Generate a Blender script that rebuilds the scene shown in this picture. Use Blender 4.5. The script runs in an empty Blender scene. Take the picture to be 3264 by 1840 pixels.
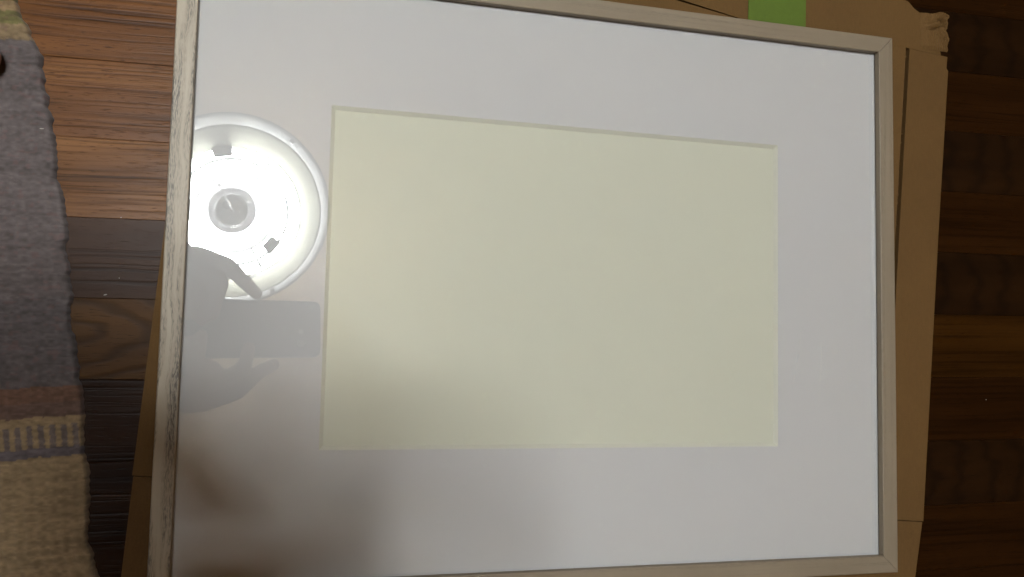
import bpy, bmesh, math, random
import numpy as np
from mathutils import Vector, Matrix

random.seed(7); rng = np.random.default_rng(7)
sc = bpy.context.scene
col = sc.collection

# ------------------------------------------------------------------ camera
CAM = Vector((-0.01224, -0.14141, 0.53799))
AX = Vector((0.96918, 0.02198, 0.24536)); AY = Vector((-0.03862, 0.99725, 0.06321)); AZ = Vector((-0.24329, -0.07074, 0.96737))
cd = bpy.data.cameras.new('camera'); cam = bpy.data.objects.new('camera', cd); col.objects.link(cam)
cam.matrix_world = Matrix(((AX.x, AY.x, AZ.x, CAM.x), (AX.y, AY.y, AZ.y, CAM.y), (AX.z, AY.z, AZ.z, CAM.z), (0, 0, 0, 1)))
cd.sensor_width = 36; cd.lens = 29.228; cd.clip_start = 0.004; cd.clip_end = 50
sc.camera = cam

# ------------------------------------------------------------------ light of the room
TUBE = 238.0                      # radiance of the ring tubes (their emission is in the lamp builder)
w = bpy.data.worlds.new('World'); sc.world = w; w.use_nodes = True
w.node_tree.nodes['Background'].inputs[0].default_value = (1.0, 0.58, 0.24, 1)
w.node_tree.nodes['Background'].inputs[1].default_value = 0.20
sc.view_settings.view_transform = 'Standard'; sc.view_settings.look = 'None'
sc.view_settings.exposure = 0.0; sc.view_settings.gamma = 1.0; sc.view_settings.use_curve_mapping = False
cy = sc.cycles
cy.use_denoising = True
cy.sample_clamp_indirect = 60.0; cy.caustics_reflective = False; cy.caustics_refractive = False
cy.max_bounces = 8; cy.diffuse_bounces = 4; cy.transparent_max_bounces = 12

# ------------------------------------------------------------------ helpers
def link(o, parent=None):
    col.objects.link(o)
    if parent is not None: o.parent = parent
    return o
def mesh_obj(name, verts, faces, mat=None, parent=None, smooth=False):
    me = bpy.data.meshes.new(name); me.from_pydata([tuple(v) for v in verts], [], faces); me.update()
    bm = bmesh.new(); bm.from_mesh(me); bmesh.ops.recalc_face_normals(bm, faces=bm.faces); bm.to_mesh(me); bm.free()
    if mat: me.materials.append(mat)
    if smooth:
        for p in me.polygons: p.use_smooth = True
    return link(bpy.data.objects.new(name, me), parent)
def bm_obj(name, bm, mat=None, parent=None, smooth=False):
    me = bpy.data.meshes.new(name); bmesh.ops.recalc_face_normals(bm, faces=bm.faces); bm.to_mesh(me); bm.free()
    if mat: me.materials.append(mat)
    if smooth:
        for p in me.polygons: p.use_smooth = True
    return link(bpy.data.objects.new(name, me), parent)
def empty(name, loc=(0, 0, 0)):
    o = bpy.data.objects.new(name, None); o.location = loc; o.empty_display_size = 0.05; return link(o)
def tag(o, label, cat, group=None):
    o['label'] = label; o['category'] = cat
    if group: o['group'] = group
    return o
def prism(name, poly, z0, z1, mat, parent=None):
    n = len(poly)
    v = [(x, y, z0) for x, y in poly] + [(x, y, z1) for x, y in poly]
    f = [list(range(n))[::-1], list(range(n, 2 * n))] + [[i, (i + 1) % n, n + (i + 1) % n, n + i] for i in range(n)]
    return mesh_obj(name, v, f, mat, parent)
def lathe(name, prof, mat, parent=None, loc=(0, 0, 0), seg=96, smooth=True, closed=False):
    v = []; f = []; n = len(prof)
    for i in range(seg):
        a = 2 * math.pi * i / seg
        for r, z in prof: v.append((loc[0] + r * math.cos(a), loc[1] + r * math.sin(a), loc[2] + z))
    for i in range(seg):
        j = (i + 1) % seg
        for k in range(n if closed else n - 1):
            k2 = (k + 1) % n
            f.append([i * n + k, j * n + k, j * n + k2, i * n + k2])
    me = bpy.data.meshes.new(name); me.from_pydata(v, [], f)
    bm = bmesh.new(); bm.from_mesh(me); bmesh.ops.remove_doubles(bm, verts=bm.verts, dist=1e-6)
    return bm_obj(name, bm, mat, parent, smooth)
def tube(name, pts, r, mat, parent=None, seg=10):
    pts = [Vector(p) for p in pts]; v = []; f = []
    for i, p in enumerate(pts):
        d = (pts[min(i + 1, len(pts) - 1)] - pts[max(i - 1, 0)]).normalized()
        a = d.orthogonal().normalized(); b = d.cross(a)
        for k in range(seg):
            t = 2 * math.pi * k / seg; v.append(p + (a * math.cos(t) + b * math.sin(t)) * r)
    for i in range(len(pts) - 1):
        for k in range(seg): f.append([i * seg + k, i * seg + (k + 1) % seg, (i + 1) * seg + (k + 1) % seg, (i + 1) * seg + k])
    f += [list(range(seg))[::-1], [(len(pts) - 1) * seg + k for k in range(seg)]]
    return mesh_obj(name, v, f, mat, parent, True)

# ------------------------------------------------------------------ node helpers
class NT:
    def __init__(s, name):
        s.m = bpy.data.materials.new(name); s.m.use_nodes = True; s.t = s.m.node_tree; s.t.nodes.clear()
        s.out = s.t.nodes.new('ShaderNodeOutputMaterial')
    def n(s, kind, **kw):
        nd = s.t.nodes.new('ShaderNode' + kind)
        for k, v in kw.items():
            if k.startswith('i_'): s.set(nd.inputs[k[2:].replace('_', ' ')], v)
            else: setattr(nd, k, v)
        return nd
    def set(s, sock, v):
        if isinstance(v, bpy.types.NodeSocket): s.t.links.new(v, sock)
        elif hasattr(v, 'outputs'): s.t.links.new(v.outputs[0], sock)
        else:
            if isinstance(v, (tuple, list)) and sock.type == 'RGBA' and len(v) == 3: v = (*v, 1)
            sock.default_value = v
    def math(s, op, a, b=0.0, c=0.0, clamp=False):
        nd = s.n('Math', operation=op, use_clamp=clamp); s.set(nd.inputs[0], a); s.set(nd.inputs[1], b); s.set(nd.inputs[2], c); return nd
    def vmath(s, op, a, b=(0, 0, 0)):
        nd = s.n('VectorMath', operation=op); s.set(nd.inputs[0], a); s.set(nd.inputs[1], b); return nd
    def noise(s, vec, scale=1.0, detail=3.0, rough=0.5, dist=0.0):
        nd = s.n('TexNoise'); s.set(nd.inputs['Vector'], vec); nd.inputs['Scale'].default_value = scale
        nd.inputs['Detail'].default_value = detail; nd.inputs['Roughness'].default_value = rough; nd.inputs['Distortion'].default_value = dist
        return nd.outputs[0]
    def ramp(s, fac, stops, interp='LINEAR'):
        nd = s.n('ValToRGB'); s.set(nd.inputs[0], fac); r = nd.color_ramp; r.interpolation = interp
        while len(r.elements) < len(stops): r.elements.new(0.5)
        for e, (p, c) in zip(r.elements, stops):
            e.position = p; e.color = (*c, 1) if isinstance(c, (tuple, list)) else (c, c, c, 1)
        return nd.outputs[0]
    def mix(s, fac, a, b, blend='MIX'):
        nd = s.n('Mix', data_type='RGBA', blend_type=blend); s.set(nd.inputs[0], fac); s.set(nd.inputs[6], a); s.set(nd.inputs[7], b); return nd.outputs[2]
    def bump(s, h, strength=0.3, dist=0.001):
        nd = s.n('Bump'); s.set(nd.inputs['Height'], h); nd.inputs['Strength'].default_value = strength; nd.inputs['Distance'].default_value = dist
        return nd.outputs[0]
    def principled(s, color, rough=0.6, normal=None, spec=0.5, metal=0.0, **kw):
        p = s.n('BsdfPrincipled'); s.set(p.inputs['Base Color'], color); s.set(p.inputs['Roughness'], rough)
        p.inputs['Specular IOR Level'].default_value = spec; p.inputs['Metallic'].default_value = metal
        if normal is not None: s.set(p.inputs['Normal'], normal)
        for k, v in kw.items(): s.set(p.inputs[k.replace('_', ' ')], v)
        s.t.links.new(p.outputs[0], s.out.inputs[0]); return s.m
    def obj(s): return s.n('TexCoord').outputs['Object']

def plain(name, c, rough=0.6, var=0.08, scale=60, spec=0.5, metal=0.0, bump=0.0):
    t = NT(name); n_ = t.noise(t.obj(), scale, 4, 0.6)
    cc = t.mix(t.math('MULTIPLY', n_, 1.0), tuple(x * (1 - var) for x in c), tuple(min(1, x * (1 + var)) for x in c))
    nm = t.bump(n_, bump, 0.0006) if bump else None
    return t.principled(cc, rough, nm, spec, metal)

def wood(name, dark, mid, light, kind='fine', seed=0.0, line=1.0, rough=0.27, pore=1.0, rings=(0.0, 0.0)):
    """oak-like veneer, grain along local x"""
    t = NT(name); rnd = t.n('ObjectInfo').outputs['Random']
    off = t.n('CombineXYZ'); t.set(off.inputs[0], t.math('MULTIPLY', rnd, 37.0)); t.set(off.inputs[1], seed * 1.37); t.set(off.inputs[2], t.math('MULTIPLY', rnd, 11.0))
    p0 = t.obj()
    p = t.vmath('ADD', p0, off.outputs[0]).outputs[0]
    warp = t.noise(t.vmath('MULTIPLY', p, (5, 14, 5)).outputs[0], 1, 3, 0.55)
    wv = t.n('CombineXYZ'); t.set(wv.inputs[1], t.math('MULTIPLY', t.math('SUBTRACT', warp, 0.5), 0.014 if kind != 'fine' else 0.006))
    pw = t.vmath('ADD', p, wv.outputs[0]).outputs[0]
    tone = t.noise(t.vmath('MULTIPLY', pw, (3.5, 45, 3)).outputs[0], 1, 3, 0.6)
    if kind == 'cathedral':
        sx = t.n('SeparateXYZ'); t.set(sx.inputs[0], p0)
        dx = t.math('MULTIPLY', t.math('SUBTRACT', sx.outputs[0], rings[0]), 0.42)
        dy = t.math('SUBTRACT', sx.outputs[1], rings[1])
        d = t.math('SQRT', t.math('ADD', t.math('MULTIPLY', dx, dx), t.math('MULTIPLY', dy, dy)))
        d = t.math('ADD', d, t.math('MULTIPLY', t.noise(t.vmath('MULTIPLY', p, (22, 60, 3)).outputs[0], 1, 2), 0.016))
        wv2 = t.math('SINE', t.math('MULTIPLY', d, 560.0))
        lines = t.ramp(t.math('ADD', t.math('MULTIPLY', wv2, 0.5), 0.5), [(0.0, 0.0), (0.55, 0.12), (0.85, 0.65), (1.0, 1.0)])
    elif kind == 'grooved':
        ln = t.noise(t.vmath('MULTIPLY', pw, (3.0, 250, 3)).outputs[0], 1, 2, 0.5)
        lines = t.ramp(ln, [(0.30, 1.0), (0.42, 0.55), (0.47, 0.05), (1.0, 0.0)])
    else:
        ln = t.noise(t.vmath('MULTIPLY', pw, (7.0, 430, 3)).outputs[0], 1, 3, 0.6)
        lines = t.ramp(ln, [(0.30, 1.0), (0.43, 0.35), (0.52, 0.0)])
    po = t.noise(t.vmath('MULTIPLY', p, (140, 1500, 20)).outputs[0], 1, 2, 0.5)
    pores = t.ramp(po, [(0.28, 1.0), (0.40, 0.0)])
    base = t.ramp(tone, [(0.25, dark), (0.5, mid), (0.78, light)])
    base = t.mix(t.math('MULTIPLY', lines, 0.85 * line, clamp=True), base, tuple(x * 0.35 for x in dark))
    base = t.mix(t.math('MULTIPLY', pores, 0.7 * pore, clamp=True), base, tuple(x * 0.3 for x in dark))
    blotch = t.noise(t.vmath('MULTIPLY', p, (14, 30, 3)).outputs[0], 1, 4, 0.6)
    base = t.mix(0.5, base, t.mix(blotch, (0.55, 0.5, 0.48), (1.35, 1.35, 1.35)), 'MULTIPLY')
    h = t.math('SUBTRACT', 1.0, t.math('MAXIMUM', lines, t.math('MULTIPLY', pores, 0.6)))
    rr = t.math('ADD', rough, t.math('MULTIPLY', blotch, 0.16))
    return t.principled(base, rr, t.bump(h, 0.22, 0.0006), 0.09)

# ================================================================== structure
# ceiling
CZ = 2.30
ce = mesh_obj('ceiling', [(-3.4, -3.2, CZ), (3.6, -3.2, CZ), (3.6, 3.4, CZ), (-3.4, 3.4, CZ)], [[0, 1, 2, 3]], plain('ceiling_board', (0.88, 0.68, 0.45), 0.8, 0.06, 3))
ce['kind'] = 'structure'

# floor: dark base sheet and veneer strips laid on it
WD = {
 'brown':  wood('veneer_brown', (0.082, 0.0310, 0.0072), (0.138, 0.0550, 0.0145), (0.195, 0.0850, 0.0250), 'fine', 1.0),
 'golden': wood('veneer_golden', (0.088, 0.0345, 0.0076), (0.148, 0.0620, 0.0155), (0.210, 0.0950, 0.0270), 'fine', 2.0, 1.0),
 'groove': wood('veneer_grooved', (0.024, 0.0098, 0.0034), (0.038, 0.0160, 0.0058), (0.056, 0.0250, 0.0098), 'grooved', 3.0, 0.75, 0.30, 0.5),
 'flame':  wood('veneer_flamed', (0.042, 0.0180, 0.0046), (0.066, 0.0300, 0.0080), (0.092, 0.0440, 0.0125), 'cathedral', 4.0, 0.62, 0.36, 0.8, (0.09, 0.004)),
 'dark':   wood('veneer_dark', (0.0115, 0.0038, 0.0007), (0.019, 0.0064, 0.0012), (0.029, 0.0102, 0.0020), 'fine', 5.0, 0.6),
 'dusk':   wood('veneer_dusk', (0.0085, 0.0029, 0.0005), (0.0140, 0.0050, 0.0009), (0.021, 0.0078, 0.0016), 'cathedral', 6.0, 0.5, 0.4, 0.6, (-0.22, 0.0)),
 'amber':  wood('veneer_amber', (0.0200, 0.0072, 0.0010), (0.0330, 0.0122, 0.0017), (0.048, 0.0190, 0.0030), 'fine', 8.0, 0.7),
}
fl = mesh_obj('floor', [(-3.4, -3.2, -0.0045), (3.6, -3.2, -0.0045), (3.6, 3.4, -0.0045), (-3.4, 3.4, -0.0045)], [[0, 1, 2, 3]],
              wood('floor_underlay', (0.006, 0.003, 0.001), (0.014, 0.006, 0.002), (0.025, 0.011, 0.004), 'fine', 9.0))
fl['kind'] = 'structure'
WSTRIP = 0.048; ANG = math.radians(0.85); strip_meshes = {}
def strip_mesh(L):
    if L in strip_meshes: return strip_meshes[L]
    hx, hy, c = L / 2 - 0.00006, WSTRIP / 2 - 0.00006, 0.00022
    v = []; 
    for z, i in ((-0.004, 0.0), (-c, 0.0), (0.0, c)):
        v += [(-hx + i, -hy + i, z), (hx - i, -hy + i, z), (hx - i, hy - i, z), (-hx + i, hy - i, z)]
    f = [[3, 2, 1, 0], [8, 9, 10, 11]]
    for b in (0, 4):
        for k in range(4): f.append([b + k, b + (k + 1) % 4, b + 4 + (k + 1) % 4, b + 4 + k])
    me = bpy.data.meshes.new('floor_strip'); me.from_pydata(v, [], f); me.update(); me.materials.append(None); strip_meshes[L] = me; return me
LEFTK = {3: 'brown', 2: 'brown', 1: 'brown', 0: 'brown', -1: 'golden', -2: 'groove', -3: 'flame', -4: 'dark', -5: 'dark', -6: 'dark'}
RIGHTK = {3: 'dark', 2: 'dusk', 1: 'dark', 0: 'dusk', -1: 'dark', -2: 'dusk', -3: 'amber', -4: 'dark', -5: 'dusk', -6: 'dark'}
kinds = ['dark', 'dusk', 'amber', 'groove', 'brown']
for n in range(-14, 15):
    yc = -0.0215 + WSTRIP * (n + 0.5)
    # joint under the box between the left and the right run of strips
    j = 0.14 + 0.13 * math.sin(n * 2.3)
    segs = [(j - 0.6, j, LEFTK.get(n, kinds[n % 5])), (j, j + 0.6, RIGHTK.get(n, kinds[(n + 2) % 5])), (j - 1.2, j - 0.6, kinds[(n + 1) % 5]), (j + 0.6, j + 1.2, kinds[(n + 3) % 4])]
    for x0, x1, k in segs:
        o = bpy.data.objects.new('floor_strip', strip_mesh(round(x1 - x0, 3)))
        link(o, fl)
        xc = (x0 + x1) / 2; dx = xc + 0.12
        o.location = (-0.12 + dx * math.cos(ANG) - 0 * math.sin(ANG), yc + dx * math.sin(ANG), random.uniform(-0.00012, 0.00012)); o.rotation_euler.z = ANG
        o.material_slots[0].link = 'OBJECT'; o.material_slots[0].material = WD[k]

# ================================================================== rag rug
def vnoise(x, y, s):
    """smooth value noise on arrays"""
    r = np.random.default_rng(s); g = r.random((256, 256))
    xi = np.floor(x).astype(int); yi = np.floor(y).astype(int); fx = x - xi; fy = y - yi
    fx = fx * fx * (3 - 2 * fx); fy = fy * fy * (3 - 2 * fy)
    a = g[xi % 256, yi % 256]; b = g[(xi + 1) % 256, yi % 256]; c = g[xi % 256, (yi + 1) % 256]; d = g[(xi + 1) % 256, (yi + 1) % 256]
    return (a * (1 - fx) + b * fx) * (1 - fy) + (c * (1 - fx) + d * fx) * fy
def build_rug():
    ys = np.arange(-0.46, 0.22, 0.0009); nx = 270
    ey = np.array([-0.5, -0.2779, -0.262, -0.2211, -0.1757, -0.1529, -0.11, -0.0699, -0.0213, 0.0321, 0.0546, 0.25])
    ex = np.array([-0.098, -0.1203, -0.127, -0.1306, -0.1362, -0.1410, -0.1448, -0.1497, -0.1593, -0.1707, -0.1814, -0.255])
    edge = np.interp(ys, ey, ex)
    edge = edge + 0.0013 * (vnoise(ys * 170 + 90, ys * 0, 3) - 0.5) * 2 + 0.00025 * np.sin(ys * 2 * np.pi / 0.0047) + 0.0025 * (vnoise(ys * 45 + 50, ys * 0 + 3, 4) - 0.5)
    v, u = np.meshgrid(ys, np.linspace(0, 1, nx) ** 0.9, indexing='ij')
    dist = (1 - u) * 0.24                                   # distance in from the selvedge
    X = edge[:, None] - dist - 0.0
    Y = v + 0.0
    # warp ribs run along the rug, weft rows across
    row = (Y - 0.088 * (X + 0.15)) / 0.0019
    rib = X - np.interp(v, ey, ex)
    ph = rib / 0.0060
    rw = np.floor(row).astype(int)
    wob = 0.25 * (vnoise(row * 0.35 + 700, ph * 0.9 + 300, 7) - 0.5)
    z = 0.0052 + 0.0008 * np.cos(2 * np.pi * (ph + wob)) * (0.6 + 0.4 * np.sin(np.pi * row)) + 0.00055 * np.abs(np.sin(np.pi * row)) \
        + 0.0005 * (vnoise(X * 900 + 900, Y * 700 + 900, 8) - 0.5) + 0.0010 * (vnoise(X * 60 + 100, Y * 45 + 100, 9) - 0.5)
    drop = np.clip(dist / 0.0026, 0, 1); z = z * np.sqrt(1 - (1 - drop) ** 2) + 0.0002
    # stripes of dyed weft
    s = Y - 0.083 * (X + 0.15) + 0.0011 * (vnoise(ph * 1.3 + 40, row * 0.02 + 10, 5) - 0.5)
    C = np.zeros(Y.shape + (3,)); 
    grey = np.array([0.112, 0.094, 0.090]); slate = np.array([0.085, 0.083, 0.088]); cream = np.array([0.245, 0.176, 0.100]); pink = np.array([0.150, 0.086, 0.060])
    olive = np.array([0.125, 0.110, 0.045]); violet = np.array([0.115, 0.102, 0.118])
    def put(mask, c): C[mask] = c
    put(s < 9, grey)
    put(s > 0.0345, cream * 0.8); put(s > 0.044, olive); put(s > 0.052, np.array([0.22, 0.15, 0.08])); put(s > 0.058, olive * 0.8); put(s > 0.075, cream)
    lo = s < -0.118; C[lo] = grey * 0.75 + slate * 0.25
    put(s < -0.1695, pink); m = s < -0.1785; C[m] = pink * 0.62 + grey * 0.28
    put(s < -0.1868, cream)
    chk = (s < -0.1915) & (s > -0.2045) & (np.cos(2 * np.pi * ph) < 0.05); C[chk] = violet * 0.55 + cream * 0.3
    put((s <= -0.2045) & (s > -0.2098), violet * 0.75 + cream * 0.1); put(s <= -0.2098, cream)
    put(s < -0.34, grey)
    rowc = (0.91 + 0.18 * np.random.default_rng(12).random(4000))[rw % 4000]
    mott = 0.72 + 0.5 * vnoise(X * 420 + 300, Y * 900 + 500, 13) + 0.25 * (vnoise(X * 90 + 30, Y * 500 + 50, 14) - 0.5)
    C = C * (rowc * mott)[..., None]
    pk = vnoise(X * 300 + 11, Y * 700 + 17, 15)[..., None] > 0.80
    C = np.where(pk & (s[..., None] > -0.17), C * 0.7 + np.array([0.10, 0.055, 0.05]) * 0.5, C)
    pos = np.stack([X, Y, z], -1).reshape(-1, 3).astype(np.float32); ny = len(ys)
    idx = np.arange(ny * nx).reshape(ny, nx); q = np.stack([idx[:-1, :-1], idx[:-1, 1:], idx[1:, 1:], idx[1:, :-1]], -1).reshape(-1)
    me = bpy.data.meshes.new('rag_rug'); me.vertices.add(ny * nx); me.vertices.foreach_set('co', pos.ravel())
    nf = (ny - 1) * (nx - 1); me.loops.add(nf * 4); me.loops.foreach_set('vertex_index', q.astype(np.int32))
    me.polygons.add(nf); me.polygons.foreach_set('loop_start', np.arange(0, nf * 4, 4, dtype=np.int32)); me.polygons.foreach_set('loop_total', np.full(nf, 4, np.int32))
    me.update(); me.validate()
    ca = me.color_attributes.new('weft', 'FLOAT_COLOR', 'POINT'); ca.data.foreach_set('color', np.concatenate([C.reshape(-1, 3), np.ones((ny * nx, 1))], 1).astype(np.float32).ravel())
    t = NT('woven_cotton'); a = t.n('Attribute', attribute_name='weft'); nz = t.noise(t.obj(), 2600, 3, 0.6)
    c = t.mix(0.55, a.outputs['Color'], t.mix(nz, (0.4, 0.4, 0.4), (1.6, 1.6, 1.6)), 'MULTIPLY')
    me.materials.append(t.principled(c, 0.95, t.bump(nz, 0.5, 0.0005), 0.1, Sheen_Weight=0.15))
    o = link(bpy.data.objects.new('rag_rug', me))
    tag(o, 'woven cotton rug with grey field, pink, cream and violet stripes, ragged edge on floor', 'rug')
build_rug()

# ================================================================== cardboard carton under the frame
def cardboard(name, c, seed=0):
    t = NT(name); p = t.vmath('ADD', t.obj(), (seed, seed * 0.7, 0)).outputs[0]
    a = t.noise(t.vmath('MULTIPLY', p, (700, 160, 100)).outputs[0], 1, 3, 0.6); b = t.noise(p, 14, 4, 0.6); e = t.noise(p, 1400, 2, 0.5)
    flute = t.math('SINE', t.math('MULTIPLY', t.n('SeparateXYZ', i_Vector=p).outputs[0], 1050.0))
    cc = t.mix(b, tuple(x * 0.82 for x in c), tuple(x * 1.16 for x in c))
    cc = t.mix(0.4, cc, t.mix(a, (0.7, 0.68, 0.66), (1.3, 1.3, 1.3)), 'MULTIPLY')
    cc = t.mix(0.35, cc, t.mix(e, (0.5, 0.48, 0.45), (1.5, 1.5, 1.5)), 'MULTIPLY')
    h = t.math('ADD', t.math('MULTIPLY', flute, 0.08), a)
    return t.principled(cc, 0.82, t.bump(h, 0.12, 0.0006), 0.25)
CB = cardboard('kraft_board', (0.112, 0.0600, 0.0170)); CB2 = cardboard('kraft_board_flap', (0.106, 0.0560, 0.0158), 3)
INSIDE_DARK = plain('carton_inside_shade', (0.014, 0.007, 0.003), 0.9)  # near black: the shade inside the carton is put into its colour
th = math.atan(0.0775); U = Vector((math.cos(th), -math.sin(th))); V = Vector((math.sin(th), math.cos(th)))
def uv(u, v): q = U * u + V * v; return (q.x, q.y)
BT = 0.030
box = tag(empty('cardboard_carton', (0.17, -0.1, 0)), 'flat brown cardboard carton with torn corner lying under the picture frame', 'box')
box.location = (0, 0, 0)
def wallbox(name, a, b, t, z0, z1):
    a = Vector(a); b = Vector(b); d = (b - a).normalized(); nrm = Vector((-d.y, d.x)) * t
    prism(name, [tuple(a), tuple(b), tuple(b + nrm), tuple(a + nrm)], z0, z1, CB2, box)
pBL, pBR, pTR, pTL = uv(-0.0815, -0.345), uv(0.434, -0.345), uv(0.430, 0.140), uv(-0.0815, 0.140)
wallbox('carton_wall', pBL, pBR, 0.004, 0.0, BT - 0.0042); wallbox('carton_wall', pBR, pTR, 0.004, 0.0, BT - 0.0042)
wallbox('carton_wall', pTR, pTL, 0.004, 0.0, BT - 0.0042); wallbox('carton_wall', pTL, pBL, 0.004, 0.0, BT - 0.0042)
prism('carton_base', [uv(-0.077, -0.34), uv(0.429, -0.34), uv(0.425, 0.135), uv(-0.077, 0.135)], 0.0003, 0.003, INSIDE_DARK, box)
G0, G1 = (-0.0746, 0.1436), (0.302, 0.0853)             # torn edge between the two top panels
main = [uv(-0.0838, -0.2245), uv(0.4018, -0.2245), uv(0.4018, 0.1156), G1, G0]
prism('top_panel', main, BT - 0.004, BT, CB, box)
# upper panel with the ragged outer corner
rag = [(0.4075, 0.1207), (0.4125, 0.1190), (0.4170, 0.1146), (0.4215, 0.1122), (0.4246, 0.1125), (0.4300, 0.1118), (0.4352, 0.1100)]
gap = 0.0013
upper = [(G0[0], G0[1] + 0.006), (0.19, 0.1027 + gap + 0.0007), G1, uv(0.4018, 0.1156), uv(0.4320, 0.1156), (0.4352, 0.1095)] + rag[::-1] + [(0.36, 0.1262), (0.2, 0.1385), (-0.05, 0.162)]
tp = prism('upper_panel', upper, BT - 0.0041, BT + 0.0001, CB, box)
prism('side_flap', [uv(0.4050, -0.2245), uv(0.4379, -0.2245), uv(0.4381, -0.02), uv(0.4392, 0.1045), uv(0.4376, 0.1068), uv(0.4380, 0.1154), uv(0.4050, 0.1155)], BT - 0.004, BT, CB2, box)
prism('lower_flap', [uv(-0.0832, -0.2251), uv(-0.0822, -0.30), uv(-0.0795, -0.3045), uv(-0.079, -0.34), uv(0.4275, -0.34), uv(0.4300, -0.275), uv(0.4335, -0.268), uv(0.4374, -0.2251)], BT - 0.0044, BT - 0.0004, CB2, box)
# bits of corrugation bridging the slit
for i in range(26):
    v0 = 0.111 - i * 0.0074 - random.uniform(0, 0.0014); wv_ = random.uniform(0.0003, 0.0007); rr = random.uniform(0.3, 1.0)
    prism('flute_end', [uv(0.4018, v0), uv(0.4018 + 0.0024 * rr, v0 - 0.0004), uv(0.4018 + 0.0022 * rr, v0 + wv_), uv(0.4018, v0 + wv_)], BT - 0.0036, BT - 0.0008 - 0.001 * random.random(), CB, box)
# crumpled corner
def crumple():
    nx, ny = 26, 40; v = []; f = []
    for j in range(ny):
        for i in range(nx):
            a, b = i / (nx - 1), j / (ny - 1)
            lim = 0.4446 + 0.0016 * b - 0.0009 * math.sin(b * 9) ** 2 + 0.0004 * math.sin(b * 41); top = 0.1112 + 0.0018 * a + 0.0006 * math.sin(a * 11)
            x = 0.4215 + a * (lim - 0.4215); y = 0.0852 + b * (top - 0.0852)
            # buckled skin: two ridges with a torn hollow between
            g = lambda cx, cy_, sx, sy, ro: math.exp(-(((x - cx) * math.cos(ro) + (y - cy_) * math.sin(ro)) / sx) ** 2 - ((-(x - cx) * math.sin(ro) + (y - cy_) * math.cos(ro)) / sy) ** 2)
            z = BT + 0.0004 + 0.0034 * g(0.4395, 0.0985, 0.0022, 0.009, 0.55) + 0.0028 * g(0.4375, 0.1105, 0.006, 0.0026, 0.1) + 0.0018 * g(0.431, 0.1035, 0.005, 0.0013, 0.35)
            z -= 0.0046 * g(0.4420, 0.1042, 0.0018, 0.0060, 0.75) + 0.0036 * g(0.4352, 0.1015, 0.0045, 0.0010, 0.35) + 0.0024 * g(0.4362, 0.1070, 0.0020, 0.0008, 0.1)
            z -= 0.0016 * max(0, (0.4275 - x) / 0.006) + 0.0016 * max(0, (0.0875 - y) / 0.0037)
            z += 0.0004 * math.sin(x * 3100 + y * 900) * a
            v.append((x, y, z))
    for j in range(ny - 1):
        for i in range(nx - 1): q = j * nx + i; f.append([q, q + 1, q + nx + 1, q + nx])
    o = mesh_obj('torn_corner', v, f, CB, box, False); o['label'] = 'crumpled torn corner of the carton'
    m = o.modifiers.new('thick', 'SOLIDIFY'); m.thickness = 0.0012; m.offset = -1
crumple()
# green tape across the upper edge
tape = prism('tape_strip', [(0.2800, 0.0800), (0.3253, 0.0800), (0.3262, 0.1255), (0.2812, 0.1290)], BT + 0.0007, BT + 0.0010, plain('green_paper_tape', (0.078, 0.122, 0.0135), 0.6, 0.12, 400, 0.3), box)
tape['label'] = 'strip of green tape stuck over the carton edge'

# ================================================================== picture frame
FX0, FX1, FY0, FY1 = -0.0880, 0.3848, -0.2873, 0.0828
RW = 0.0114; ZT = 0.0466; ZL = 0.0421; MT = 0.0405
def limed(name, seed, strong):
    """white-washed open grain; local x runs along the rail"""
    t = NT(name); p = t.vmath('ADD', t.obj(), (seed * 3.1, seed * 0.37, seed)).outputs[0]
    warp = t.noise(t.vmath('MULTIPLY', p, (13, 26, 26)).outputs[0], 1, 2, 0.5)
    wv = t.n('CombineXYZ'); t.set(wv.inputs[1], t.math('MULTIPLY', t.math('SUBTRACT', warp, 0.5), 0.020 if strong else 0.004))
    pw = t.vmath('ADD', p, wv.outputs[0]).outputs[0]
    a = t.noise(t.vmath('MULTIPLY', pw, (5, 190 if strong else 330, 190)).outputs[0], 1, 2, 0.5)
    b = t.noise(t.vmath('MULTIPLY', pw, (230, 1500, 1500)).outputs[0], 1, 3, 0.65)
    big = t.noise(t.vmath('MULTIPLY', p, (16, 70, 70)).outputs[0], 1, 3, 0.6)
    streak = t.ramp(a, [(0.33, 1.0), (0.43, 0.75 if strong else 0.4), (0.52, 0.0)])
    fleck = t.ramp(b, [(0.36, 1.0), (0.56, 0.0)])
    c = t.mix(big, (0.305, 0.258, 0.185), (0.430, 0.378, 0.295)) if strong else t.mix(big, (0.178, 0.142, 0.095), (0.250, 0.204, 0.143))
    m = t.math('MULTIPLY', streak, t.math('MULTIPLY', t.math('ADD', 0.25, fleck), 1.25 if strong else 0.5), clamp=True)
    m = t.math('MULTIPLY', m, t.ramp(big, [(0.34, 0.35), (0.6, 1.0)]))
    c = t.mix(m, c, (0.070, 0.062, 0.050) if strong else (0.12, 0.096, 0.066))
    h = t.math('SUBTRACT', 1.0, t.math('MULTIPLY', fleck, 0.5))
    return t.principled(c, 0.5, t.bump(t.math('SUBTRACT', h, streak), 0.2, 0.0003), 0.4)
pf = tag(empty('picture_frame'), 'empty limed wood picture frame with white mat and glass lying on cardboard', 'picture frame')
prof = [(0.0, BT + 0.0012), (0.0, ZT - 0.0008), (0.0003, ZT - 0.0002), (0.0008, ZT), (RW - 0.0007, ZT), (RW - 0.0002, ZT - 0.0002), (RW, ZT - 0.0007), (RW, ZL), (0.0065, ZL), (0.0065, BT + 0.0012)]
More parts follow.
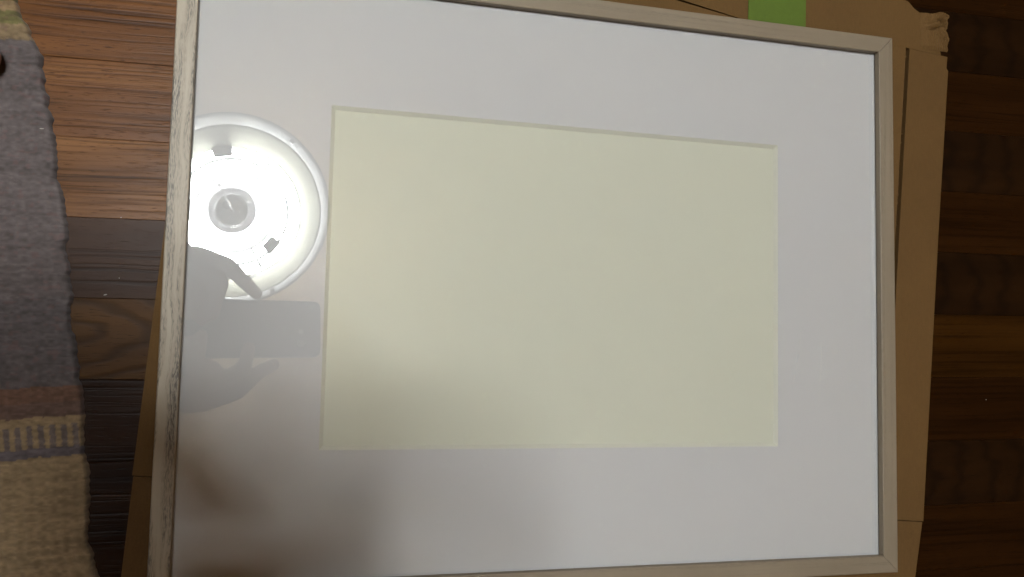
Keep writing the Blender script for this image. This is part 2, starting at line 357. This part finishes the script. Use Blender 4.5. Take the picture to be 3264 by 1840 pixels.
def rail(a, b, mat):
    """mitred rail from outer corner a to b, inside on the left; own origin, local x along it"""
    a = Vector(a); b = Vector(b); L = (b - a).length; ang = math.atan2((b - a).y, (b - a).x); n = len(prof); v = []; g = 0.00016
    for e in (0, 1):
        for d, z in prof: v.append(((d + g) if e == 0 else (L - d - g), d, z))
    f = [list(range(n)), list(range(n, 2 * n))[::-1]] + [[i, (i + 1) % n, n + (i + 1) % n, n + i] for i in range(n)]
    o = mesh_obj('rail', v, f, mat, pf); o.location = (a.x, a.y, 0); o.rotation_euler.z = ang; return o
rail((FX0, FY0), (FX1, FY0), limed('limed_wood_a', 1.0, False))
rail((FX1, FY0), (FX1, FY1), limed('limed_wood_b', 2.3, False))
rail((FX1, FY1), (FX0, FY1), limed('limed_wood_c', 3.9, False))
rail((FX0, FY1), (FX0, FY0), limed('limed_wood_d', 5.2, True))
def paper(name, c, rough=0.9):
    t = NT(name); a = t.noise(t.obj(), 1500, 3, 0.6); b = t.noise(t.obj(), 9, 3, 0.5)
    cc = t.mix(b, tuple(x * 0.985 for x in c), tuple(min(1, x * 1.015) for x in c)); cc = t.mix(a, cc, tuple(x * 0.95 for x in c))
    return t.principled(cc, rough, t.bump(a, 0.06, 0.0003), 0.15)
MATB = paper('mat_board_face', (0.60, 0.589, 0.588)); CORE = paper('mat_board_core', (0.66, 0.65, 0.56)); SHEET = paper('cream_sheet', (0.648, 0.645, 0.535))
ix0, ix1, iy0, iy1 = FX0 + 0.0068, FX1 - 0.0068, FY0 + 0.0068, FY1 - 0.0068
WX0, WX1, WY0, WY1 = 0.0, 0.2974, -0.2030, 0.0; BV = 0.0023; MZ = MT - 0.0019
ov = [(ix0, iy0), (ix1, iy0), (ix1, iy1), (ix0, iy1)]; wv_ = [(WX0, WY0), (WX1, WY0), (WX1, WY1), (WX0, WY1)]
v = [(x, y, MT) for x, y in ov] + [(x, y, MT) for x, y in wv_] + [(x, y, MZ) for x, y in ov] + [(x, y, MZ) for x, y in [(WX0 + BV, WY0 + BV), (WX1 - BV, WY0 + BV), (WX1 - BV, WY1 - BV), (WX0 + BV, WY1 - BV)]]
f = [[k, (k + 1) % 4, 4 + (k + 1) % 4, 4 + k] for k in range(4)] + [[8 + k, 12 + k, 12 + (k + 1) % 4, 8 + (k + 1) % 4] for k in range(4)] + [[k, 8 + k, 8 + (k + 1) % 4, (k + 1) % 4] for k in range(4)]
mb = mesh_obj('mat_board', v, f, MATB, pf)
f2 = [[k, (k + 1) % 4, 4 + (k + 1) % 4, 4 + k] for k in range(4)]
v2 = [(x, y, MT) for x, y in wv_] + v[12:16]
bev = mesh_obj('bevel_edge', v2, f2, CORE, mb); bev['label'] = 'cream core of the mat showing at its bevelled window edge'
prism('backing_sheet', ov, MZ - 0.0008, MZ - 0.0002, SHEET, pf)
prism('back_board', ov, BT + 0.002, MZ - 0.001, plain('fibreboard', (0.18, 0.11, 0.06), 0.9), pf)
def glass_mat():
    t = NT('picture_glass'); g = t.n('LayerWeight', i_Blend=0.5).outputs['Facing']
    fr = t.math('ADD', 0.063, t.math('MULTIPLY', t.math('POWER', g, 5.0), 0.90), clamp=True)
    tr = t.n('BsdfTransparent', i_Color=(0.985, 0.99, 0.985)); gl = t.n('BsdfGlossy', i_Color=(1, 1, 1), i_Roughness=0.0)
    ms = t.n('MixShader'); t.set(ms.inputs[0], fr); t.set(ms.inputs[1], tr); t.set(ms.inputs[2], gl)
    sm = t.ramp(t.noise(t.obj(), 26, 5, 0.65), [(0.50, 0.0), (0.80, 0.008)]); du = t.ramp(t.noise(t.obj(), 900, 1, 0.5), [(0.76, 0.0), (0.82, 0.06)])
    df = t.n('BsdfDiffuse', i_Color=(0.8, 0.8, 0.8)); m2 = t.n('MixShader'); t.set(m2.inputs[0], t.math('ADD', sm, du)); t.set(m2.inputs[1], ms.outputs[0]); t.set(m2.inputs[2], df)
    t.t.links.new(m2.outputs[0], t.out.inputs[0]); return t.m
gls = prism('glass', [(ix0, iy0), (ix1, iy0), (ix1, iy1), (ix0, iy1)], MT + 0.0001, ZL - 0.0001, glass_mat(), pf)
# hairline scratches and a wiped smear on the glass
def scratch_mat(name, k):
    t = NT(name); nz = t.ramp(t.noise(t.obj(), 160, 3, 0.6), [(0.38, 0.0), (0.7, k)])
    d = t.n('BsdfDiffuse', i_Color=nz); tr = t.n('BsdfTransparent'); ad = t.n('AddShader')
    t.set(ad.inputs[0], tr); t.set(ad.inputs[1], d); t.t.links.new(ad.outputs[0], t.out.inputs[0]); return t.m
SM1, SM2 = scratch_mat('scratch_bright', 0.80), scratch_mat('scratch_faint', 0.15)
def scratch(pts, wd, m):
    v = []; f = []; z = ZL + 0.0002
    for i, (x, y) in enumerate(pts):
        e = wd * (0.25 + 0.75 * math.sin(math.pi * (i + 0.3) / (len(pts) - 0.4))); v += [(x - e, y, z), (x + e, y, z)]
    for i in range(len(pts) - 1): f.append([2 * i, 2 * i + 1, 2 * i + 3, 2 * i + 2])
    mesh_obj('scratch', v, f, m, gls)
def lerp_pts(pts, n=9):
    out = []
    for i in range(n):
        t = i / (n - 1) * (len(pts) - 1); k = min(int(t), len(pts) - 2); a = t - k
        out.append((pts[k][0] * (1 - a) + pts[k + 1][0] * a, pts[k][1] * (1 - a) + pts[k + 1][1] * a))
    return out
scratch(lerp_pts([(0.3120, -0.1404), (0.3092, -0.1544), (0.3073, -0.1645)]), 0.00022, SM1)
scratch(lerp_pts([(0.3032, -0.1286), (0.3021, -0.1360), (0.3000, -0.1453)]), 0.00040, SM2)
scratch(lerp_pts([(0.3137, -0.1255), (0.3126, -0.1386)]), 0.00030, SM2)
scratch(lerp_pts([(0.3296, -0.1307), (0.3289, -0.1513), (0.3278, -0.1625), (0.3269, -0.1736)]), 0.00060, SM2)
scratch(lerp_pts([(0.3308, -0.2031), (0.3339, -0.2105), (0.3403, -0.2171), (0.3434, -0.2217)]), 0.00060, SM2)
scratch(lerp_pts([(0.3317, -0.2252), (0.3359, -0.2317)]), 0.00120, SM2)

# ================================================================== pendant lamp above the camera
LX, LY = -0.2135, 0.2235; LZ = 2.03
lamp = tag(empty('pendant_lamp', (LX, LY, 2.45)), 'round white ceiling pendant lamp with two glowing ring tubes, mirrored in the glass', 'lamp')
LK = 0.897; LNEW = Vector((-0.1928, 0.1859, 1.775))      # the lamp is drawn at one size and hung at another
lamp.scale = (LK, LK, LK); lamp.location = LNEW - LK * Vector((LX, LY, LZ)); LTOP = LZ + (CZ - LNEW.z) / LK
def emis(name, c, s):
    t = NT(name); e = t.n('Emission', i_Color=c, i_Strength=s); t.t.links.new(e.outputs[0], t.out.inputs[0]); return t.m
def shade_mat(name='milky_shade', k=0.35, c=(0.105, 0.104, 0.084)):
    t = NT(name); d = t.n('BsdfDiffuse', i_Color=c); tr = t.n('BsdfTranslucent', i_Color=c)
    ms = t.n('MixShader'); ms.inputs[0].default_value = k; t.set(ms.inputs[1], d); t.set(ms.inputs[2], tr); t.t.links.new(ms.outputs[0], t.out.inputs[0]); return t.m
WHITE = plain('lamp_white_enamel', (0.92, 0.92, 0.91), 0.5, 0.02); GREY = plain('lamp_grey_plastic', (0.50, 0.50, 0.51), 0.5, 0.04); DGREY = plain('lamp_socket_grey', (0.22, 0.22, 0.23), 0.5, 0.05)
LC = (LX, LY, LZ); BLK = plain('lamp_black', (0.035, 0.035, 0.037), 0.6, 0.05)  # black for the tube clips and the added outline rings
sh = lathe('shade', [(0.192, 0.0), (0.207, -0.013), (0.222, -0.031), (0.235, -0.051), (0.2425, -0.066), (0.2450, -0.064), (0.2375, -0.047), (0.2245, -0.026), (0.210, -0.008), (0.195, 0.006), (0.170, 0.014), (0.168, 0.012), (0.192, 0.003)], shade_mat(), lamp, LC, closed=True)
rim = lathe('shade_rim', [(0.2425, -0.0665), (0.2475, -0.084), (0.2545, -0.100), (0.2630, -0.112), (0.2655, -0.111), (0.2570, -0.097), (0.2500, -0.082), (0.2452, -0.0645)], shade_mat('milky_rim', 0.35, (0.17, 0.17, 0.165)), sh, LC, closed=True)
for a in (52, -62, 170):
    a = math.radians(a); c_, s_ = math.cos(a), math.sin(a); tx, ty = -s_, c_
    q = [(LX + r * c_ + k * tx, LY + r * s_ + k * ty) for r, k in ((0.2465, -0.006), (0.258, -0.006), (0.258, 0.006), (0.2465, 0.006))]
    prism('rim_clip', q, LZ - 0.106, LZ - 0.097, GREY, lamp)
lathe('reflector_plate', [(0.0, 0.0), (0.1145, 0.0), (0.1150, -0.004), (0.1180, -0.004), (0.1185, 0.0), (0.192, 0.001), (0.192, 0.0035), (0.0, 0.0035)], shade_mat('plate_plastic', 0.80, (0.92, 0.92, 0.90)), lamp, LC)
lathe('tube_outline_inner', [(0.1080, -0.0045), (0.1130, -0.0045), (0.1130, -0.0065), (0.1080, -0.0065)], BLK, lamp, LC, closed=True)  # added black ring, stands in for the dark inner edge of the small tube
lathe('tube_outline_outer', [(0.1478, -0.0485), (0.1520, -0.0485), (0.1520, -0.0500), (0.1478, -0.0500)], BLK, lamp, LC, closed=True)  # also added: black line for the dark edge between the two tubes
TM = emis('fluorescent_tube', (0.945, 0.982, 1.0), TUBE)
for R_, r_ in ((0.1675, 0.0143), (0.1320, 0.0143)):
    lathe('ring_tube', [(R_ + r_ * math.cos(k * math.pi / 6), -0.034 + r_ * math.sin(k * math.pi / 6)) for k in range(12)], TM, lamp, LC, 96, True, True)
def socket(cx, cy, L, W):
    a = math.atan2(cy, cx); rx, ry = math.cos(a), math.sin(a); tx, ty = -ry, rx
    q = [(LX + cx + i * W / 2 * rx + k * L / 2 * tx, LY + cy + i * W / 2 * ry + k * L / 2 * ty) for i, k in ((-1, -1), (1, -1.15), (1, 1.15), (-1, 1))]
    prism('tube_socket', q, LZ - 0.0515, LZ - 0.004, DGREY, lamp)
socket(-0.034, 0.168, 0.050, 0.030); socket(0.108, -0.090, 0.040, 0.032)
for deg in (56.5, -61.5, 177):
    a = math.radians(deg); c_, s_ = math.cos(a), math.sin(a)
    for r0, r1 in ((0.150, 0.178), (0.112, 0.136)):
        tube('tube_clip', [(LX + r0 * c_, LY + r0 * s_, LZ - 0.054), (LX + r1 * c_, LY + r1 * s_, LZ - 0.052)], 0.0034, BLK, lamp)
hub = lathe('hub', [(0.0, -0.064), (0.0365, -0.064), (0.0375, -0.068), (0.0465, -0.068), (0.0475, -0.065), (0.0630, -0.065), (0.0645, -0.064), (0.0650, -0.060), (0.0650, 0.0), (0.0, 0.0)], plain('hub_cover', (0.70, 0.70, 0.73), 0.45, 0.02), lamp, LC, 72)
lathe('hub_ring', [(0.0385, -0.0685), (0.0462, -0.0685), (0.0462, -0.0705), (0.0385, -0.0705)], WHITE, hub, LC, 72, closed=True)
lathe('night_bulb', [(0.0, -0.062), (0.006, -0.0605), (0.0105, -0.056), (0.0118, -0.0505), (0.0, -0.0505)], DGREY, lamp, (LX - 0.0145, LY + 0.0145, LZ - 0.0138), 32)
lathe('cord_eyelet', [(0.0, -0.060), (0.0025, -0.0595), (0.004, -0.056), (0.004, -0.0503), (0.0, -0.0503)], GREY, lamp, (LX, LY, LZ - 0.0138), 24)
cord = tube('pull_cord', [(LX, LY, LZ - 0.072), (LX + 0.001, LY, LZ - 0.20), (LX, LY + 0.001, LZ - 0.42)], 0.0008, WHITE, lamp, 8)
lathe('cord_knob', [(0.0, -0.418), (0.0022, -0.420), (0.0042, -0.437), (0.0040, -0.443), (0.0, -0.444)], GREY, lamp, (LX, LY + 0.001, LZ), 20)
tube('hanging_cord', [(LX, LY, LZ + 0.04), (LX, LY, LTOP - 0.025)], 0.005, WHITE, lamp)
lathe('ceiling_rose', [(0.0, 0.0), (0.045, -0.002), (0.05, -0.02), (0.03, -0.03), (0.0, -0.03)], WHITE, lamp, (LX, LY, LTOP - 0.001), 40)

# ================================================================== smartphone that takes the picture (lens frame: s right, t up, w towards the holder)
def F(s, t, w): return CAM + AX * s + AY * t + AZ * w
ph = tag(empty('smartphone'), 'dark smartphone held flat above the frame by two hands, mirrored in the glass', 'phone')
def rounded(s0, s1, t0, t1, r, n=8):
    pts = []
    for cx, cy_, a0 in ((s1 - r, t1 - r, 0), (s0 + r, t1 - r, 90), (s0 + r, t0 + r, 180), (s1 - r, t0 + r, 270)):
        for k in range(n + 1):
            a = math.radians(a0 + 90 * k / n); pts.append((cx + r * math.cos(a), cy_ + r * math.sin(a)))
    return pts
def slab(name, layers, mat, parent):
    v = []; f = []; n = None
    for (s0, s1, t0, t1, r), w_ in layers:
        pts = rounded(s0, s1, t0, t1, r); n = len(pts); v += [F(a, b, w_) for a, b in pts]
    for L in range(len(layers) - 1):
        for k in range(n): f.append([L * n + k, L * n + (k + 1) % n, (L + 1) * n + (k + 1) % n, (L + 1) * n + k])
    f += [list(range(n))[::-1], list(range((len(layers) - 1) * n, len(layers) * n))]
    return mesh_obj(name, v, f, mat, parent, False)
S0, S1, T0, T1 = -0.1275, 0.0235, -0.0168, 0.0490
def ins(d, r): return (S0 + d, S1 - d, T0 + d, T1 - d, r)
body = slab('phone_body', [(ins(0.0016, 0.0075), 0.0014), (ins(0.0005, 0.0085), 0.0021), (ins(0.0, 0.009), 0.0034), (ins(0.0, 0.009), 0.0074), (ins(0.0007, 0.0084), 0.0086), (ins(0.0016, 0.0075), 0.0090)], plain('phone_metal', (0.020, 0.019, 0.021), 0.32, 0.05, 60, 0.5, 0.3), ph)
slab('phone_screen', [(ins(0.0022, 0.0070), 0.00905), (ins(0.0022, 0.0070), 0.0093)], plain('phone_screen_glass', (0.012, 0.012, 0.013), 0.1, 0.02), ph)
def disc(name, s, t, r, w0, w1, mat, parent):
    n = 28; v = [F(s + r * math.cos(2 * math.pi * k / n), t + r * math.sin(2 * math.pi * k / n), w_) for w_ in (w0, w1) for k in range(n)]
    f = [list(range(n)), list(range(n, 2 * n))[::-1]] + [[k, (k + 1) % n, n + (k + 1) % n, n + k] for k in range(n)]
    return mesh_obj(name, v, f, mat, parent)
disc('camera_lens', 0.0, 0.0, 0.0045, 0.0006, 0.0018, plain('lens_black', (0.01, 0.01, 0.012), 0.15, 0.02), ph)
disc('flash_lamp', 0.0, 0.013, 0.0030, 0.0010, 0.0018, plain('flash_cover', (0.35, 0.34, 0.30), 0.4, 0.05), ph)

# ================================================================== the photographer, crouching on the rug
def capsules(segs, seg=14):
    bm = bmesh.new()
    for p0, r0, p1, r1 in segs:
        p0 = Vector(p0); p1 = Vector(p1); d = p1 - p0
        if d.length < 1e-6: d = Vector((0, 0, 1e-5))
        z = d.normalized(); a = z.orthogonal().normalized(); b = z.cross(a); rings = []
        for k in range(5):
            e = math.pi / 2 * k / 4; rings.append((p0 - z * r0 * math.cos(e), r0 * math.sin(e)))
        for k in range(5):
            e = math.pi / 2 * (1 - k / 4); rings.append((p1 + z * r1 * math.cos(e), r1 * math.sin(e)))
        prev = None
        for c, r in rings:
            if r < 1e-7: cur = [bm.verts.new(c)]
            else: cur = [bm.verts.new(c + (a * math.cos(2 * math.pi * k / seg) + b * math.sin(2 * math.pi * k / seg)) * r) for k in range(seg)]
            if prev:
                for k in range(seg):
                    k2 = (k + 1) % seg
                    if len(prev) == 1: bm.faces.new([prev[0], cur[k2], cur[k]])
                    elif len(cur) == 1: bm.faces.new([prev[k], prev[k2], cur[0]])
                    else: bm.faces.new([prev[k], prev[k2], cur[k2], cur[k]])
            prev = cur
    bmesh.ops.recalc_face_normals(bm, faces=bm.faces); return bm
def fused(name, segs, mat, parent, voxel, smooth=6):
    o = bm_obj(name, capsules(segs), mat, None, True)
    m = o.modifiers.new('r', 'REMESH'); m.mode = 'VOXEL'; m.voxel_size = voxel; m.use_smooth_shade = True
    s = o.modifiers.new('s', 'SMOOTH'); s.factor = 0.5; s.iterations = smooth
    dg = bpy.context.evaluated_depsgraph_get(); me = bpy.data.meshes.new_from_object(o.evaluated_get(dg)); me.name = name
    o.modifiers.clear(); old = o.data; o.data = me; bpy.data.meshes.remove(old)
    if not me.materials: me.materials.append(mat)
    for p in me.polygons: p.use_smooth = True
    if parent is not None: o.parent = parent
    return o
def chain(pts): return [(pts[i][0], pts[i][1], pts[i + 1][0], pts[i + 1][1]) for i in range(len(pts) - 1)]
t = NT('skin'); nz = t.noise(t.obj(), 90, 4, 0.6)
SKIN = t.principled(t.mix(nz, (0.33, 0.175, 0.12), (0.44, 0.245, 0.175)), 0.55, t.bump(t.noise(t.obj(), 900, 2), 0.1, 0.0004), 0.4)
B = []
def hand(side):
    m = 1 if side == 'l' else -1                       # left hand on the upper edge, right hand on the lower edge
    def H(s, d, w): return F(s, (0.0490 + d) if m > 0 else (-0.0168 - d), w)   # d: distance out from the phone edge
    segs = []
    wrist = H(-0.126, 0.030, 0.128)
    if m > 0:
        idx = [(H(-0.112, 0.050, 0.016), 0.0115), (H(-0.0815, 0.0385, 0.006), 0.0098), (H(-0.0620, 0.0190, 0.003), 0.0083), (H(-0.0500, 0.0078, 0.005), 0.0074)]
        mid = [(H(-0.114, 0.034, 0.012), 0.0118), (H(-0.0905, 0.0175, -0.004), 0.0096), (H(-0.0960, -0.004, -0.0070), 0.0083), (H(-0.0990, -0.018, -0.0066), 0.0076)]
        segs += [(H(-0.122, 0.030, 0.064), 0.017, H(-0.114, 0.042, 0.018), 0.0135), (H(-0.121, 0.016, 0.060), 0.016, H(-0.118, 0.022, 0.014), 0.0125), (H(-0.122, 0.036, 0.064), 0.016, H(-0.122, 0.050, 0.020), 0.0120)]
    else:
        idx = [(H(-0.106, 0.048, 0.016), 0.0115), (H(-0.0700, 0.0370, 0.006), 0.0098), (H(-0.0470, 0.0160, 0.003), 0.0083), (H(-0.0300, 0.0078, 0.005), 0.0074)]
        mid = [(H(-0.112, 0.030, 0.012), 0.0118), (H(-0.0740, 0.0190, 0.000), 0.0096), (H(-0.0640, 0.0085, -0.006), 0.0083), (H(-0.0600, -0.010, -0.0066), 0.0076)]
        segs += [(H(-0.124, 0.028, 0.058), 0.020, H(-0.112, 0.042, 0.014), 0.0165), (H(-0.122, 0.014, 0.054), 0.018, H(-0.118, 0.022, 0.012), 0.0150), (H(-0.124, 0.034, 0.058), 0.018, H(-0.118, 0.044, 0.018), 0.0160)]
    ring = [(H(-0.124, 0.018, 0.010), 0.0115), (H(-0.116, 0.0050, -0.006), 0.0092), (H(-0.112, -0.012, -0.0072), 0.0080), (H(-0.110, -0.024, -0.0064), 0.0072)]
    pin = [(H(-0.128, 0.010, 0.014), 0.0105), (H(-0.128, 0.0030, -0.006), 0.0082), (H(-0.126, -0.010, -0.0066), 0.0070), (H(-0.124, -0.019, -0.0058), 0.0063)]
    thu = [(H(-0.122, 0.012, 0.060), 0.0150), (H(-0.112, 0.002, 0.036), 0.0120), (H(-0.100, -0.008, 0.0215), 0.0100), (H(-0.086, -0.014, 0.0180), 0.0086)]
    for c in (idx, mid, ring, pin, thu): segs += chain(c)
    segs += [(H(-0.126, 0.014, 0.020), 0.0150, H(-0.110, 0.013, 0.004), 0.0105)] if m > 0 else [(H(-0.128, 0.014, 0.022), 0.0160, H(-0.098, 0.014, 0.006), 0.0125), (H(-0.128, 0.006, 0.018), 0.0120, H(-0.106, 0.008, 0.002), 0.0090)]
    segs += [(wrist, 0.0235, H(-0.124, 0.026, 0.066), 0.0225)]
    return segs, wrist
hl, wl = hand('l'); hr, wr = hand('r'); B += hl + hr
# trunk and limbs (photographer faces +x)
hip = Vector((-0.62, -0.12, 0.40)); chest = Vector((-0.52, -0.12, 0.90)); neck = Vector((-0.44, -0.115, 1.15)); head = Vector((-0.375, -0.11, 1.27))
shl, shr = Vector((-0.46, 0.08, 1.08)), Vector((-0.46, -0.31, 1.08)); ell, elr = Vector((-0.335, -0.005, 0.84)), Vector((-0.335, -0.30, 0.82))
kl, kr = Vector((-0.38, 0.24, 0.52)), Vector((-0.40, -0.50, 0.52)); al, ar = Vector((-0.405, 0.055, 0.085)), Vector((-0.44, -0.44, 0.085))
hpl, hpr = Vector((-0.61, -0.02, 0.38)), Vector((-0.61, -0.22, 0.38))
B += [(hip, 0.105, chest, 0.125), (chest, 0.120, neck, 0.055), (chest + Vector((0, 0.07, 0.06)), 0.085, shl, 0.052), (chest + Vector((0, -0.07, 0.06)), 0.085, shr, 0.052), (neck, 0.052, head, 0.050),
      (head + Vector((-0.015, 0, 0.04)), 0.086, head + Vector((0.02, 0, -0.005)), 0.066), (head + Vector((0.02, 0, -0.01)), 0.06, head + Vector((0.055, 0, -0.055)), 0.032),
      (head + Vector((0.085, 0, 0.015)), 0.010, head + Vector((0.098, 0, -0.012)), 0.013), (head + Vector((-0.005, 0.083, 0.0)), 0.016, head + Vector((-0.005, 0.085, 0.03)), 0.017), (head + Vector((-0.005, -0.083, 0.0)), 0.016, head + Vector((-0.005, -0.085, 0.03)), 0.017)]
for s_, e_, w_ in ((shl, ell, wl), (shr, elr, wr)): B += [(s_, 0.050, e_, 0.038), (e_, 0.038, e_.lerp(w_, 0.35), 0.037), (e_.lerp(w_, 0.35), 0.036, w_, 0.0235)]
for h_, k_, a_ in ((hpl, kl, al), (hpr, kr, ar)): B += [(h_, 0.085, k_, 0.056), (k_, 0.055, k_.lerp(a_, 0.35) + Vector((-0.02, 0, 0)), 0.054), (k_.lerp(a_, 0.35) + Vector((-0.02, 0, 0)), 0.054, a_, 0.036)]
def foot(a, tip, m):
    """a ankle, tip centre of the big toe's end, m +1 when the small toes lie towards +y"""
    z0 = 0.0065; tip = Vector(tip); segs = [(a, 0.035, (a.x - 0.025, a.y, z0 + 0.030), 0.030), ((a.x - 0.03, a.y, z0 + 0.029), 0.029, (a.x + 0.06, a.y - m * 0.012, z0 + 0.028), 0.028), (a, 0.033, (tip.x - 0.075, tip.y + m * 0.014, z0 + 0.026), 0.0215)]
    segs += [((a.x + 0.05, a.y + m * 0.01, z0 + 0.024), 0.023, (tip.x - 0.085, tip.y + m * 0.055, z0 + 0.016), 0.015)]
    for k, (bx, dy, tx, r) in enumerate(((-0.060, 0.0, 0.0, 0.0104), (-0.062, 0.022, -0.006, 0.0080), (-0.068, 0.037, -0.014, 0.0074), (-0.076, 0.051, -0.024, 0.0070), (-0.086, 0.063, -0.036, 0.0066))):
        b0 = Vector((tip.x + bx, tip.y + m * dy * 0.95, z0 + 0.018)); t0 = Vector((tip.x + tx, tip.y + m * dy, z0 + r))
        segs += [(b0, r * 1.45, b0.lerp(t0, 0.55) + Vector((0, 0, 0.003)), r * 0.98), (b0.lerp(t0, 0.55) + Vector((0, 0, 0.003)), r * 0.98, t0, r)]
    return segs
B += foot(al, (-0.1942, 0.0165, 0.0), 1) + foot(ar, (-0.245, -0.415, 0.0), -1)
pe = fused('person', B, SKIN, None, 0.0026, 5)
tag(pe, 'barefoot person crouching on the rug, both hands holding a phone over the frame', 'person')
nail = mesh_obj('toenail', [(-0.1945 + 0.0065 * math.cos(a) * (0.9 if math.cos(a) > 0 else 1.1), 0.0165 + 0.0058 * math.sin(a), 0.0065 + 0.0208 - 0.0012 * abs(math.cos(a)) ** 2) for a in [2 * math.pi * k / 14 for k in range(14)]], [list(range(14))], plain('nail', (0.55, 0.33, 0.28), 0.35, 0.05), pe)
SW = plain('dark_knit', (0.030, 0.027, 0.032), 0.95, 0.3, 500, 0.1, 0, 0.3); TR = plain('dark_trousers', (0.022, 0.024, 0.030), 0.95, 0.2, 500, 0.1)
sw = [(hip + Vector((0, 0, 0.03)), 0.132, chest, 0.138), (chest, 0.132, neck + Vector((0, 0, -0.045)), 0.066), (chest + Vector((0, 0.07, 0.06)), 0.098, shl, 0.064), (chest + Vector((0, -0.07, 0.06)), 0.098, shr, 0.064)]
for s_, e_, w_ in ((shl, ell, wl), (shr, elr, wr)): sw += [(s_, 0.062, e_, 0.050), (e_, 0.050, e_.lerp(w_, 0.82), 0.040)]
fused('sweater', sw, SW, pe, 0.006, 4)
tr = [(hip, 0.125, hip + Vector((0.02, 0, 0.05)), 0.122)]
for h_, k_, a_ in ((hpl, kl, al), (hpr, kr, ar)): tr += [(h_, 0.100, k_, 0.069), (k_, 0.068, k_.lerp(a_, 0.85), 0.056)]
fused('trousers', tr, TR, pe, 0.006, 4)
fused('hair', [(head + Vector((-0.03, 0, 0.055)), 0.092, head + Vector((-0.035, 0, 0.0)), 0.086), (head + Vector((0.0, 0.0, 0.075)), 0.075, head + Vector((0.035, 0, 0.07)), 0.058)], plain('hair_black', (0.012, 0.010, 0.009), 0.5, 0.3, 300), pe, 0.005, 2)

# ================================================================== small litter
LINT = plain('lint_white', (0.42, 0.40, 0.36), 0.9)
def fleck(loc, size, rot, label):
    bm = bmesh.new(); bmesh.ops.create_icosphere(bm, subdivisions=1, radius=1)
    for v_ in bm.verts: v_.co = Vector((v_.co.x * size[0] * random.uniform(0.7, 1.2), v_.co.y * size[1] * random.uniform(0.7, 1.2), v_.co.z * size[2]))
    o = bm_obj('lint_fleck', bm, LINT, None); o.location = loc; o.rotation_euler.z = rot; tag(o, label, 'lint')
fleck((-0.1262, -0.1155, 0.0004), (0.0012, 0.0004, 0.0004), 0.3, 'white lint fleck on the dark grooved floor strip close to its lower joint')
fleck((-0.1191, -0.1052, 0.0003), (0.0003, 0.0003, 0.0002), 0.0, 'tiny white lint speck in the middle of the dark grooved floor strip')
fleck((-0.1199, -0.0688, 0.0003), (0.0003, 0.0003, 0.0002), 0.0, 'tiny white lint speck on the joint above the dark grooved floor strip')
fleck((0.5031, -0.1736, 0.0003), (0.0004, 0.0004, 0.0002), 0.0, 'small white lint speck on the dark floor beyond the carton')
fleck((-0.1640, -0.0200, 0.0068), (0.0017, 0.0003, 0.0003), 0.05, 'short white thread lying on the grey field of the rug')
